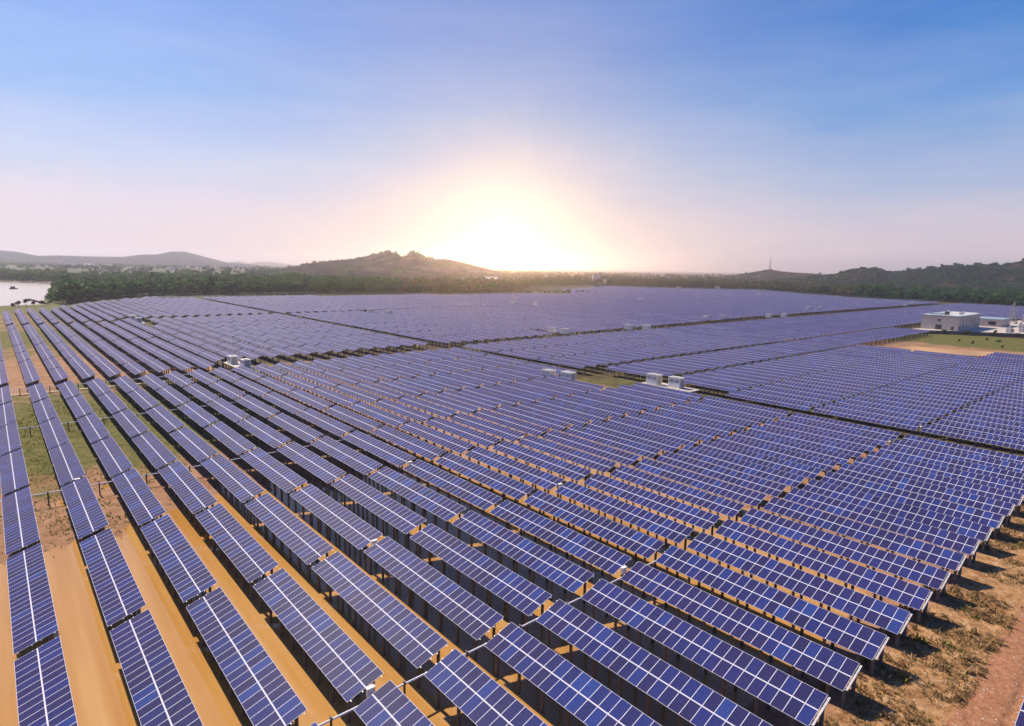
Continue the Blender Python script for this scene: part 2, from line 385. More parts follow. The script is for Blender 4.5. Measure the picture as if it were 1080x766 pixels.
# far fan of the wood floor, hills
M['yardc'] = simple('pale_yard_concrete', (.42, .36, .31), .9, 0, .12, .08)
sheet('yard', [(442, 127), (466, 104), (482, 60), (720, 40), (720, 108), (560, 112), (470, 134)], .42, 'yardc')
M['orange'] = simple('orange_soil', (.36, .21, .09), .95, 0, .25, .05)
sheet('soil_strip', [(322, 100), (352, 40), (372, 42), (352, 100)], .42, 'orange')

# ---------------------------------------------------------------- solar tables
PV, V0, U0, LCH, GAP = 6.3594, 1.034, 16.608, 23.28, 1.03
TILT = R(18.43); ZC = 2.9; WIDTH = 3.36; LEN = 22.25; NM = 22
ct, st = math.cos(TILT), math.sin(TILT)
def tl(a, y, h=0):                # across (a), along (y), above the panel plane (h)
    return (a*ct - h*st, y, ZC + a*st + h*ct)
def T_of(p): return tl(p[0], p[1], p[2])
pitch_m = LEN/NM
def module_mesh():
    b = MB(); w, l, hh = 1.655, pitch_m-.010, .04; fr = .023
    x, y = w/2, l/2; xi, yi = x-fr, y-fr
    o = [(-x, -y, 0), (x, -y, 0), (x, y, 0), (-x, y, 0)]; i = [(-xi, -yi, 0), (xi, -yi, 0), (xi, yi, 0), (-xi, yi, 0)]
    g = [(p[0], p[1], -.004) for p in i]; lo = [(p[0], p[1], -hh) for p in o]
    for k in range(4):
        j = (k+1) % 4
        b.quad([o[k], o[j], i[j], i[k]], 0); b.quad([i[k], i[j], g[j], g[k]], 0); b.quad([lo[k], lo[j], o[j], o[k]], 0)
    b.quad(g, 1, [(0, 0), (0, 1), (1, 1), (1, 0)]); b.quad(lo[::-1], 2)
    # UV: u along the row (y), v across (x)
    b.uv[-2] = [(0, 0), (0, 1), (1, 1), (1, 0)]
    return b.mesh('solar_module', ['frame', 'glass', 'back'])
MOD = module_mesh()
def array_mesh(nm):
    L = nm*pitch_m; b = MB()
    for sgn in (-1, 1):
        a0, a1 = (sgn*.86-.8275, sgn*.86+.8275); hh = .04
        P = [tl(a0, -L/2, 0), tl(a1, -L/2, 0), tl(a1, L/2, 0), tl(a0, L/2, 0)]
        Q = [tl(a0, -L/2, -hh), tl(a1, -L/2, -hh), tl(a1, L/2, -hh), tl(a0, L/2, -hh)]
        v0 = 0 if sgn < 0 else 1
        b.quad(P, 1, [(0, v0), (0, v0+1), (nm, v0+1), (nm, v0)])
        b.quad(Q[::-1], 2)
        for k in range(4):
            j = (k+1) % 4; b.quad([Q[k], Q[j], P[j], P[k]], 0)
    b.box((0, 0, .006), (.055, L, .02), 0, T_of)
    return b.mesh('module_array', ['frame', 'glass_grid', 'back'])
PY = [(-10.3 + k*2.943) for k in range(8)]
def rafter_mesh():
    b = MB(); b.box((0, 0, -.16), (3.2, .09, .12), 0, T_of); return b.mesh('rafter', ['galv'])
def rail_mesh(L):
    b = MB(); b.box((0, 0, -.07), (.06, L+.3, .06)); return b.mesh('rail', ['galv'])
RAIL = {22: rail_mesh(LEN), 23: rail_mesh(LEN+pitch_m)}
RAFTER = rafter_mesh()
def strip_mesh(L):
    b = MB(); b.box((0, 0, .006), (.055, L, .02), 0, T_of); return b.mesh('centre_strip', ['frame'])
STRIP = {22: strip_mesh(LEN), 23: strip_mesh(LEN+pitch_m)}
def endbeam_mesh():
    b = MB(); b.box((.1, 0, -.08), (3.0, .15, .11), 0, T_of); return b.mesh('end_beam', ['galv'])
ENDBEAM = endbeam_mesh()
def post_mesh(z):
    b = MB(); b.cyl((0, 0, -1.6), (0, 0, z), .155, .15, 10); b.cyl((0, 0, z), (0, 0, z+.10), .08, .08, 6)
    return b.mesh('post', ['post'], True)
POSTX = 1.08
ZF, ZB = ZC-POSTX*st/ct*ct-.30, ZC+POSTX*st-.30
POSTF, POSTB = post_mesh(ZF), post_mesh(ZB)
def frame_mesh(posts):
    b = MB()
    for y in PY:
        b.box((0, y, -.16), (3.2, .09, .12), 0, T_of)
        if posts:
            b.cyl((-POSTX, y, -1.6), (-POSTX, y, ZF+.08), .15, n=6, mi=1); b.cyl((POSTX, y, -1.6), (POSTX, y, ZB+.08), .15, n=6, mi=1)
    for a in (-1.4, -.35, .35, 1.4): b.box((a, 0, -.07), (.06, LEN+.3, .06), 0, T_of)
    return b.mesh('support_frame', ['galv', 'post'])
FRAME_A, FRAME_B = frame_mesh(False), frame_mesh(True)
ARR = {22: array_mesh(22), 23: array_mesh(23)}

# layout of the blocks: (row index, list of table centres along the row)
FAR_X = [-40, 0, 27, 46, 70, 108, 205, 333, 480, 605, 700, 923, 962, 1092]
FAR_U = [500, 512, 524, 560, 600, 648, 635, 615, 600, 580, 700, 790, 685, 567]
RIGHT_X = [570, 600, 853, 911, 928, 1092]; 
stations = []   # (v, u, radius) keep-out for inverter platforms
def st_(v, u, r=11): stations.append((v, u, r))
for v, u in ((63, 210), (63.5, 386), (133.5, 127), (152.5, 103), (206, 388), (224, 222), (283, 214), (375, 232), (452, 222)): st_(v, u, 8)
tables = []     # dict(v, u, n, block, row, order)
def add(v, u, n, block, row):
    for (a, b_, r) in stations:
        if abs(v-a) < 4.2 and abs(u-b_) < r+8 and block != 'near': return
    tables.append(dict(v=v, u=u, n=n, block=block, row=row))
for i in range(0, 23):
    v = V0 + i*PV - (.45 if i == 0 else 0)
    for k in range(8):
        if k == 4 and i >= 21: continue
        if i == 20 and k == 4: pass
        n = 22; u = U0 + k*LCH + LCH/2
        if k == 0: n = 23; u -= pitch_m/2
        tables.append(dict(v=v, u=u, n=n, block='near', row=i))
    if i <= 8:
        for j in range(8): add(v, 207.6 + (j+.5)*LCH - .2, 22, 'left', i)
        u = 400.5
        while u+LCH < np.interp(v, FAR_X, FAR_U): add(v, u+LCH/2, 22, 'left', i); u += LCH
    else:
        for j in range(8): add(v, 220.0 + (j+.5)*LCH, 22, 'middle', i)
        u = 414.
        while u+LCH < np.interp(v, FAR_X, FAR_U): add(v, u+LCH/2, 22, 'middle', i); u += LCH
for i in range(24, 175):
    v = V0 + i*PV
    if i <= 52:
        for k in range(-3, 4):
            u = U0 + k*LCH + LCH/2
            if v > 335 or (v > 312 and u > 70): continue
            add(v, u, 22, 'right', i)
    elif i <= 66:
        pass
    if i >= 25 and v < 433: add(v, 112.3+LCH/2, 22, 'strip', i)
    if v < 1090:
        uf = np.interp(v, FAR_X, FAR_U)
        lo = np.interp(v, [850, 905, 925, 1090], [0, 230, 350, 560]) if v > 850 else 0
        for j in range(3):
            u = 139.5 + (j+.5)*LCH
            if u > lo and not (455 < v < 560 and u < 150): add(v, u, 22, 'behind', i)
        if v > 570 and v < 850:
            for j in range(6):
                u = 139.5 - (j+.5)*LCH
                if v > 640 or u > 110: add(v, u, 22, 'behind', i)
        sh = np.interp(v, [200, 450], [220, 231])
        for j in range(8):
            u = sh + (j+.5)*LCH
            if u < uf and u > lo: add(v, u, 22, 'beyond', i)
        u = sh + 8*LCH + 8
        while u+LCH < uf:
            if u > lo: add(v, u+LCH/2, 22, 'beyond', i)
            u += LCH
tv = np.array([(t['v'], t['u']) for t in tables])
tz = np.maximum(0, ground_h(tv[:, 0], tv[:, 1])*0)
# projected size
cs = []
for sx, sy in ((-1.6, -11), (1.6, -11), (1.6, 11), (-1.6, 11)):
    cs.append(project(np.stack([tv[:, 0]+sx, tv[:, 1]+sy, np.full(len(tv), ZC+sx*.33)], -1)))
cs = np.stack(cs, 1)   # n,4,3
okd = (cs[:, :, 2] > 3).all(1)
def clip_area(poly):
    for ax, lim, sg in ((0, 0, 1), (0, 1080, -1), (1, 0, 1), (1, 766, -1)):
        out = []
        for i in range(len(poly)):
            a, b_ = poly[i-1], poly[i]; ia, ib = sg*(a[ax]-lim) >= 0, sg*(b_[ax]-lim) >= 0
            if ia != ib:
                t = (lim-a[ax])/(b_[ax]-a[ax]); out.append((a[0]+t*(b_[0]-a[0]), a[1]+t*(b_[1]-a[1])))
            if ib: out.append(b_)
        poly = out
        if not poly: return 0
    return abs(sum(poly[i-1][0]*poly[i][1]-poly[i][0]*poly[i-1][1] for i in range(len(poly))))/2
for i, t in enumerate(tables):
    t['area'] = clip_area([tuple(p[:2]) for p in cs[i]]) if okd[i] else 0
    t['cx'], t['cy'] = cs[i, :, 0].mean(), cs[i, :, 1].mean()
order = sorted(range(len(tables)), key=lambda i: -tables[i]['area'])
indiv = [i for i in order[:300] if tables[i]['area'] > 0]
rest = [i for i in order if i not in set(indiv) and (tables[i]['area'] > 0 or tables[i]['block'] == 'near' or np.hypot(*tv[i]) < 400)]
ORD = ['zeroth', 'first', 'second', 'third', 'fourth', 'fifth', 'sixth', 'seventh', 'eighth', 'ninth', 'tenth', 'eleventh', 'twelfth', 'thirteenth', 'fourteenth', 'fifteenth', 'sixteenth', 'seventeenth', 'eighteenth', 'nineteenth', 'twentieth', 'twenty-first', 'twenty-second', 'twenty-third', 'twenty-fourth', 'twenty-fifth', 'twenty-sixth', 'twenty-seventh', 'twenty-eighth', 'twenty-ninth', 'thirtieth']
# order of each visible table within its row and block, counted from the near (lower) end
rank = {}
for key in {(t['block'], t['row']) for t in tables}:
    mem = sorted([i for i, t in enumerate(tables) if (t['block'], t['row']) == key and t['area'] > 0], key=lambda i: tables[i]['u'])
    for r_, i in enumerate(mem): rank[i] = r_+1
def label_of(i):
    t = tables[i]; r_ = ORD[min(rank[i], 30)]; row = t['row']
    if t['block'] == 'near':
        return 'blue solar table, %s from the front in the %s foreground row from the left' % (r_, ORD[row+1])
    if t['block'] == 'left': return 'greyish solar table, %s past the clay path, %s row from the left' % (r_, ORD[row+1])
    if t['block'] == 'middle': return 'lilac solar table, %s beyond the wide cross road, %s row from left' % (r_, ORD[row+1])
    if t['block'] == 'right': return 'blue solar table, %s from the right, %s row behind the dark lane' % (r_, ORD[min(row-23, 30)])
    if t['block'] == 'strip': return 'solar table in the one-table-deep strip right of the cabins, %s from left' % ORD[min(row-24, 30)]
    if t['block'] == 'behind': return 'violet solar table, %s beyond the narrow strip, %s row behind dark lane' % (r_, ORD[min(row-23, 30)])
    return 'violet solar table beyond the far cross road, %s up, %s row behind the lane' % (r_, ORD[min(row-23, 30)])
GRP = 'solar tables in the field'
N1, N2 = 28, 78
jit = np.random.default_rng(3)
def sag(v, u): return .16*vnoise(np.asarray(v, float)/34, np.asarray(u, float)/52, 61, 3)*sstep(60, 180, np.hypot(v, u)) + .05*vnoise(np.asarray(v, float)/7, np.asarray(u, float)/24, 62, 2)
for q, i in enumerate(indiv):
    t = tables[i]; loc = (t['v'], t['u'], float(jit.normal(0, .03) + sag(t['v'], t['u'])))
    rot = (float(jit.normal(0, .0016)), float(jit.normal(0, .004)), float(jit.normal(0, .0009)))
    n = t['n']; L = n*pitch_m
    if q < N2:
        root = link('solar_table', None, None, loc); root.rotation_euler = rot
        if q < N1:
            for sgn in (-1, 1):
                for k in range(n):
                    y = -L/2 + (k+.5)*pitch_m
                    m_ = link('solar_module', MOD, root, tl(sgn*.86, y, 0)); m_.rotation_euler = (0, -TILT, 0)
            for a in (-1.4, -.35, .35, 1.4):
                rl = link('rail', RAIL[n], root, tl(a, 0, 0)); rl.rotation_euler = (0, -TILT, 0)
            cs2 = link('centre_strip', STRIP[n], root)
            for y in PY: link('rafter', RAFTER, root, (0, y, 0))
        else:
            link('module_array', ARR[n], root); link('support_frame', FRAME_A, root)
        for y in PY:
            link('post', POSTF, root, (-POSTX, y, 0)); link('post', POSTB, root, (POSTX, y, 0))
        if t['block'] == 'near' and n == 23:
            link('end_beam', ENDBEAM, root, (0, -L/2-.17, 0))
            link('post', POSTF, root, (-POSTX, -L/2+.1, 0)); link('post', POSTB, root, (POSTX, -L/2+.1, 0))
    else:
        root = link('solar_table', ARR[n], None, loc); root.rotation_euler = rot
        link('support_frame', FRAME_B, root)
        if t['block'] == 'near' and n == 23: link('end_beam', ENDBEAM, root, (0, -L/2-.20, 0))
    tag(root, label_of(i), 'solar table', GRP)
# the rest of the field as one object
def far_template():
    V, Fc, Mi, UV = [], [], [], []
    def quad(P, mi, uv=None):
        n = len(V); V.extend(P); Fc.append([n, n+1, n+2, n+3]); Mi.append(mi); UV.append(uv or [(0, 0)]*4)
    L = LEN
    for sgn in (-1, 1):
        a0, a1 = (sgn*.86-.8275, sgn*.86+.8275); v0 = 0 if sgn < 0 else 1
        P = [tl(a0, -L/2), tl(a1, -L/2), tl(a1, L/2), tl(a0, L/2)]
        quad(P, 1, [(0, v0), (0, v0+1), (22, v0+1), (22, v0)])
    quad([tl(-.03, -L/2, .012), tl(.03, -L/2, .012), tl(.03, L/2, .012), tl(-.03, L/2, .012)], 0)
    P = [tl(-1.69, -L/2), tl(1.69, -L/2), tl(1.69, L/2), tl(-1.69, L/2)]
    Q = [tl(-1.69, -L/2, -.08), tl(1.69, -L/2, -.08), tl(1.69, L/2, -.08), tl(-1.69, L/2, -.08)]
    quad(Q[::-1], 2)
    for k in range(4):
        j = (k+1) % 4; quad([Q[k], Q[j], P[j], P[k]], 0)
    for y in PY[::2] + [PY[-1]]:
        for x, z in ((-POSTX, ZF+.1), (POSTX, ZB+.1)):
            w = .15; c = [(x-w, y-w), (x+w, y-w), (x+w, y+w), (x-w, y+w)]
            for k in range(4):
                j = (k+1) % 4; quad([(*c[k], -.5), (*c[j], -.5), (*c[j], z), (*c[k], z)], 3)
    return np.array(V), np.array(Fc), np.array(Mi), np.array(UV, float)
tV, tF, tM, tU = far_template()
nR = len(rest); rp = tv[rest]
dz = jit.normal(0, .05, nR) + sag(rp[:, 0], rp[:, 1])
AV = tV[None] + np.stack([rp[:, 0], rp[:, 1], dz], -1)[:, None]
slope = jit.normal(0, .009, nR)
AV[:, :, 2] += slope[:, None]*tV[None, :, 0]
AF = tF[None] + (np.arange(nR)*len(tV))[:, None, None]
AU = np.repeat(tU[None], nR, 0).copy(); AU[..., 0] += (np.arange(nR)*30)[:, None, None]
fm = npmesh('solar_field', AV.reshape(-1, 3), AF.reshape(-1, 4), ['frame', 'glass_grid', 'back', 'post'], False, np.tile(tM, nR), AU.reshape(-1, 2))
tag(link('solar_field', fm), 'distant rows of solar tables covering the plain behind the nearer ones', 'solar tables', None, 'stuff')
print('tables', len(tables), 'rest', nR, 'smallest individual area', tables[indiv[-1]]['area'])

# one table across the dirt road, cut by the corner of the photograph
root = link('solar_table', None, None, (58.1, -4.95, 0))
link('module_array', ARR[22], root); link('support_frame', FRAME_A, root)
for y in PY:
    link('post', POSTF, root, (-POSTX, y, 0)); link('post', POSTB, root, (POSTX, y, 0))
tag(root, 'lone solar table across the dirt road, only its corner showing at bottom right', 'solar table', GRP)

# ---------------------------------------------------------------- conduits and combiner boxes
def conduit(u, v0, v1, z, label):
    root = link('conduit', None, None, (0, u, 0))
    b = MB(); b.cyl((v0, 0, z), (v1, 0, z), .085, n=10); link('pipe', b.mesh('pipe', ['white_metal'], True), root)
    v = V0 + math.ceil((v0-V0)/PV)*PV + PV/2
    pm = MB(); pm.cyl((0, 0, -1.5), (0, 0, z-.02), .10, n=8); pm.box((0, 0, z+.10), (.16, .26, .30)); me = pm.mesh('bracket_post', ['post'])
    while v < v1: link('bracket_post', me, root, (v, 0, 0)); v += PV
    return tag(root, label, 'conduit', 'white conduits crossing the rows')
conduit(U0+LCH-.05, V0+.2*PV, V0+9*PV, 2.0, 'white conduit crossing between tables in the nearest cross gap')
conduit(U0+4*LCH, V0-PV, V0+9*PV, 1.75, 'white conduit on dark posts crossing the grass in the gap at left')
conduit(U0+6*LCH, V0-PV, V0+7*PV, 1.7, 'thin white conduit over grass, nearer of the two before the clay path')
conduit(U0+8*LCH+1.2, V0-PV, V0+9*PV, 1.7, 'thin white conduit running beside the clay path')
def combiner(i, k, lab, side=0.15):
    v, u = V0+i*PV+side, U0+k*LCH
    root = link('combiner_box', None, None, (v, u, .7))
    b = MB(); b.box((0, 0, 2.02), (.62, .26, .78)); b.box((0, 0, 2.43), (.72, .36, .05)); link('case', b.mesh('case', ['cabin']), root)
    b = MB(); b.box((0, -.142, 2.02), (.5, .02, .64)); link('door', b.mesh('door', ['white_metal']), root)
    b = MB(); b.cyl((0, .0, -1.2), (0, 0, 1.7), .05, n=6); link('stand', b.mesh('stand', ['galv']), root)
    tag(root, lab, 'combiner box', 'white combiner boxes between table ends')
combiner(3, 1, 'white combiner box between tables, left end of the nearest conduit')
combiner(1, 4, 'white combiner box in the second row where the grass conduit crosses', .5)
combiner(5, 2, 'white combiner box in the sixth row, second cross gap')
combiner(8, 1, 'white combiner box at the upper right end of the nearest conduit', -.4)
combiner(10, 2, 'white combiner box in the second cross gap, about mid photo')
combiner(20.97, 1, 'pale combiner box near the dark lane at the first cross gap')
combiner(24, 1, 'white combiner box just behind the dark lane, right half')
combiner(8, 3, 'white combiner box in the ninth row, third cross gap')
combiner(12, 3, 'white combiner box in the thirteenth row, third cross gap')

# ---------------------------------------------------------------- inverter stations
def cabin(v, u, z, lab, w=3.9, d=2.5, h=2.9, detail=True, rz=0):
    root = link('inverter_cabin', None, None, (v, u, z), rz)
    b = MB(); b.box((0, 0, h/2), (d, w, h)); body = link('body', b.mesh('body', ['cabin']), root)
    b = MB(); b.box((0, 0, h+.06), (d+.24, w+.24, .12)); b.box((0, 0, h+.20), (d*.5, w*.5, .16)); link('roof', b.mesh('roof', ['roof_white']), root)
    if detail:
        for s_, y in enumerate((-w/4, w/4)):
            b = MB(); b.box((-d/2-.02, y, h*.47), (.04, w/2-.25, h*.82)); dr = link('door', b.mesh('door', ['white_metal']), root)
            b = MB()
            for k in range(6): b.box((-d/2-.055, y, h*.58+k*.12), (.03, w/2-.6, .06))
            link('louvre', b.mesh('louvre', ['cabin_dark']), dr)
        b = MB()
        for k in range(9): b.box((0, -w/2-.03, .5+k*.24), (d-.7, .05, .12))
        link('grille', b.mesh('grille', ['cabin_dark']), root)
    return tag(root, lab, 'inverter cabin', 'white inverter cabins among the tables')
def platform(v, u, lx, ly, z, lab, ramp_=False):
    root = link('cabin_platform', None, None, (v, u, 0))
    b = MB(); b.box((0, 0, z-.12), (lx, ly, .24)); link('deck', b.mesh('deck', ['concrete']), root)
    pm = MB(); pm.cyl((0, 0, -1), (0, 0, z-.24), .16, n=8); me = pm.mesh('pile', ['post'], True)
    nx_, ny_ = max(2, int(lx/2.4)+1), max(2, int(ly/2.6)+1)
    for a in range(nx_):
        for c in range(ny_): link('pile', me, root, (-lx/2+.3+a*(lx-.6)/(nx_-1), -ly/2+.3+c*(ly-.6)/(ny_-1), 0))
    if ramp_:
        b = MB()
        for k in range(6): b.box((-lx/2-.2-.32*k, ly/2-.6, z-.14-.25*(k+.5)), (.34, 1.1, .25*1.3))
        link('steps', b.mesh('steps', ['roof_white']), root)
    return tag(root, lab, 'platform', 'concrete platforms carrying the cabins')
S = 2.2
# (label pieces, platform centre, cabins)
platform(131.5, 130, 5.5, 20, S, 'long pale concrete platform under the cabin pair left of centre lane', True)
cabin(130.8, 134.2, S, 'dull white inverter cabin, left one of the pair just below the dark lane', 3.6, 2.4, 2.4)
cabin(131.2, 126.0, S, 'bright white inverter cabin, right one of the pair just below the dark lane')
platform(151.0, 103.5, 5.5, 17, S, 'dark piled concrete platform astride the lane under the right-centre cabins', True)
cabin(150.2, 108.6, S, 'white inverter cabin, left one of the pair at the grassy junction')
cabin(151.2, 101.4, S, 'white inverter cabin, right one of the pair at the grassy junction')
platform(61.5, 211.5, 5, 18, S, 'pale concrete platform at left where the clay path meets the cross road')
cabin(61.0, 215.6, S, 'white inverter cabin by the clay path at left, farther one of two', 3.6, 2.4, 2.4)
cabin(62.2, 206.0, S, 'grey-white inverter cabin by the clay path at left, nearer one of two', 3.6, 2.4, 2.4)
platform(61.2, 392, 5, 26, S, 'concrete platform far up the left rows near the lake')
cabin(61.2, 401, S, 'small white cabin far up the left rows, left of its dark neighbour')
cabin(61.2, 383, S, 'small grey cabin far up the left rows, right of its white neighbour')
FARC = [((207, 396), 'tiny white cabin standing in the far field below the round hill, left one'),
 ((208, 372), 'tiny white cabin standing in the far field below the round hill, right one'),
 ((226, 230), 'white cabin on the far cross road below the sun glow, left one'),
 ((227, 221.5), 'white cabin on the far cross road below the sun glow, right one'),
 ((276, 219), 'white cabin on the far cross road right of centre, left one'),
 ((284, 212.5), 'white cabin on the far cross road right of centre, right one'),
 ((385, 237), 'white cabin on the far cross road right of the centre pair, nearer one'),
 ((400, 233), 'white cabin on the far cross road right of the centre pair, farther one'),
 ((446, 222), 'white cabin on the far cross road, left half of the last pair'),
 ((462, 218), 'white cabin on the far cross road, right half of the last pair'),
 ((582, 252), 'white cabin in the right far field above the cross road, left one'),
 ((598, 248), 'white cabin in the right far field above the cross road, right one'),
 ((768, 256), 'white cabin far right before the wood, left one'),
 ((784, 248), 'white cabin far right before the wood, right one'),
 ((770, 229), 'white cabin at the right tip of the far cross road, smaller one'),
 ((803, 233), 'white cabin at the right tip of the far cross road, taller one'),
 ((538, 436), 'minute white cabin in the farthest panels right of the glow, left one'),
 ((542, 415), 'minute white cabin in the farthest panels right of the glow, right one'),
 ((363, 420), 'minute pale cabin inside the glow, left one'),
 ((372, 401), 'minute pale cabin inside the glow, right one'),
 ((701, 446), 'minute white cabin far right of the glow, left one'),
 ((694, 412), 'minute white cabin far right of the glow, right one'),
 ((866, 448), 'minute white cabin near the far tree line at right')]
for (v, u), lab in FARC: cabin(v, u, 2.4, lab, 4.0, 3.0, 2.5, False)

# ---------------------------------------------------------------- control building and yard at right
def control_building():
    root = link('control_building', None, None, (480, 111, .4))
    W_, D_, H_ = 21, 53, 8.6     # along u, along v
    b = MB(); b.box((D_/2, W_/2, H_/2), (D_, W_, H_)); link('wall', b.mesh('wall', ['wall_pink']), root)
    b = MB(); b.box((D_/2, W_/2, H_+.5), (D_+1.4, W_+1.4, 1.0)); b.box((D_*.30, W_*.72, H_+1.35), (D_*.35, 6, .7)); rf = link('roof', b.mesh('roof', ['roof_blue']), root)
    b = MB(); b.box((D_/2, W_/2, H_+1.02), (D_-.6, W_-.6, .06)); link('roof_deck', b.mesh('roof_deck', ['roof_white']), rf)
    b = MB(); b.box((8, W_*.42, H_+2.1), (2.2, 2.2, 2.2)); link('stair_tower', b.mesh('stair_tower', ['window']), rf)
    for k, (ax, ay, sz) in enumerate(((20, 4, 1.5), (28, 5, 1.2), (36, 15, 1.6), (44, 8, 1.3))):
        b = MB(); b.box((ax, ay, H_+1.05+sz/2), (sz*1.3, sz, sz)); b.cyl((ax, ay, H_+1.05+sz), (ax, ay, H_+1.25+sz), sz*.35, n=8); link('roof_unit', b.mesh('roof_unit', ['galv']), rf)
    b = MB(); b.box((D_/2, -.06, 4.35), (D_, .1, .35)); b.box((-.06, W_/2, 4.35), (.1, W_, .35)); link('string_course', b.mesh('string_course', ['roof_white']), root)
    for k in range(6):
        b = MB(); b.cyl((.35+k*10.4, -.12, 0), (.35+k*10.4, -.12, H_), .09, n=6); link('downpipe', b.mesh('downpipe', ['galv']), root)
    # left face (x=0): door and window ; near face (y=0): window rows
    def win(x0, y0, z0, dx, dy, dz, kind='window'):
        b = MB(); b.box((x0, y0, z0), (dx, dy, dz)); w = link(kind, b.mesh(kind, ['window']), root)
        b = MB(); e = .14
        if dx < dy:
            b.box((x0-.03, y0, z0+dz/2+e/2), (dx+.05, dy+2*e, e)); b.box((x0-.03, y0, z0-dz/2-e/2), (dx+.05, dy+2*e, e))
        else:
            b.box((x0, y0-.03, z0+dz/2+e/2), (dx+2*e, dy+.05, e)); b.box((x0, y0-.03, z0-dz/2-e/2), (dx+2*e, dy+.05, e))
        link('frame', b.mesh('frame', ['roof_white']), w)
    win(-.03, 10.8, 1.7, .12, 3.6, 3.2, 'door'); win(-.03, 10.8, 6.3, .12, 1.9, 1.5); win(-.03, 3.0, 1.3, .12, 1.5, 2.4, 'door')
    for k in range(7):
        for z in (2.3, 6.2): win(4+k*7.4, -.03, z, 3.0, .12, 2.2)
    tag(root, 'pinkish two storey control building with a flat blue-grey roof at right', 'building')
control_building()
def shed(v, u, dx, dy, h, roofm, lab, wins=2):
    root = link('low_building', None, None, (v, u, .4))
    b = MB(); b.box((0, 0, h/2), (dx, dy, h)); link('wall', b.mesh('wall', ['wall_pink']), root)
    b = MB(); b.box((0, 0, h+.25), (dx+.9, dy+.9, .5)); link('roof', b.mesh('roof', [roofm]), root)
    for k in range(wins):
        b = MB(); b.box((-dx/2+(k+.5)*dx/wins, -dy/2-.03, h*.5), (dx/wins*.4, .1, h*.5)); link('window', b.mesh('window', ['window']), root)
        b = MB(); b.box((-dx/2-.03, -dy/2+(k+.5)*dy/wins, h*.5), (.1, dy/wins*.4, h*.5)); link('window', b.mesh('window', ['window']), root)
    tag(root, lab, 'building')
shed(560, 112, 26, 22, 5.0, 'roof_blue', 'low white building with bluish roof behind the control building')
shed(585, 134, 18, 16, 6.5, 'roof_white', 'small white-roofed block peeping over the low building')
shed(640, 96, 22, 15, 5, 'roof_white', 'white-roofed kiosk beside the lattice mast at the right edge')
def mast(v, u, z, h, w, lab, name='lattice_mast', n=7, r=.16):
    root = link(name, None, None, (v, u, z)); b = MB()
    cs_ = [(-1, -1), (1, -1), (1, 1), (-1, 1)]
    P = lambda c, t: (c[0]*w/2*(1-t*.85), c[1]*w/2*(1-t*.85), t*h)
    for c in cs_: b.cyl(P(c, 0), P(c, 1), r, r*.6, 5)
    for k in range(n):
        t0, t1 = k/n, (k+1)/n
        for q in range(4): b.cyl(P(cs_[q], t0), P(cs_[(q+1) % 4], t1), r*.6, n=4); b.cyl(P(cs_[q], t1), P(cs_[(q+1) % 4], t1), r*.6, n=4)
    link('lattice', b.mesh('lattice', ['mast']), root)
    b = MB(); b.cyl((0, 0, h), (0, 0, h*1.12), r*.7, n=5); link('rod', b.mesh('rod', ['mast']), root)
    tag(root, lab, 'mast')
for n_, (v, u) in enumerate(((500, 88), (514, 84), (530, 80), (548, 90))):
    root = link('transformer', None, None, (v, u, .4))
    b = MB(); b.box((0, 0, 1.5), (4.2, 2.6, 2.6)); b.cyl((-1.8, 0, 3.6), (1.8, 0, 3.6), .45, n=10); link('tank', b.mesh('tank', ['galv']), root)
    b = MB()
    for k in range(8): b.box((-1.75+k*.5, -1.7, 1.4), (.12, .8, 2.0))
    link('radiator', b.mesh('radiator', ['mast']), root)
    for k in range(3):
        b = MB(); b.cyl((-1.2+k*1.2, .7, 2.8), (-1.2+k*1.2, .7, 4.4), .16, .09, 8); link('bushing', b.mesh('bushing', ['wood']), root)
    tag(root, 'grey transformer in the concrete yard, %s of four from the left' % ORD[n_+1], 'transformer', 'grey transformers in the yard')
mast(596, 104, .4, 16, 5.5, 'grey tapering lattice mast in the concrete yard at right', r=.28)
b = MB()
wl = [(428, 129), (440, 119), (452, 108), (460, 95), (476, 70), (494, 36)]
for (x0, y0), (x1, y1) in zip(wl, wl[1:]):
    d = math.hypot(x1-x0, y1-y0); n_ = (-(y1-y0)/d*.15, (x1-x0)/d*.15)
    A = [(x0-n_[0], y0-n_[1]), (x1-n_[0], y1-n_[1]), (x1+n_[0], y1+n_[1]), (x0+n_[0], y0+n_[1])]
    for k in range(4): j = (k+1) % 4; b.quad([(*A[k], -.3), (*A[j], -.3), (*A[j], 2.3), (*A[k], 2.3)])
    b.quad([(*p, 2.3) for p in A])
wl_o = link('boundary_wall', b.mesh('boundary_wall', ['yard_wall'])); tag(wl_o, 'long low dark wall in front of the concrete yard', 'wall')

# ---------------------------------------------------------------- hills
def hillmat(name, cols, sc_=.02):
    m, t, b = mat(name); g = N(t, 'ShaderNodeNewGeometry').outputs['Position']
    n = noise(t, g, sc_, 8, .68); n2_ = noise(t, g, sc_*.25, 4)
    v = mathn(t, 'ADD', mathn(t, 'MULTIPLY', n, .6), mathn(t, 'MULTIPLY', n2_, .4))
    t.links.new(ramp(t, v, [(.40, cols[0]), (.475, cols[1]), (.53, cols[2]), (.60, cols[3])]), b.inputs['Base Color'])
    b.inputs['Roughness'].default_value = 1; b.inputs['Specular IOR Level'].default_value = 0
    bn = N(t, 'ShaderNodeBump'); bn.inputs['Strength'].default_value = 1; bn.inputs['Distance'].default_value = 30
    t.links.new(n, bn.inputs['Height']); t.links.new(bn.outputs[0], b.inputs['Normal']); return m
M['hill_far'] = hillmat('far_hill_cover', ((.010, .018, .028), (.016, .027, .038), (.028, .038, .048), (.06, .06, .065)))
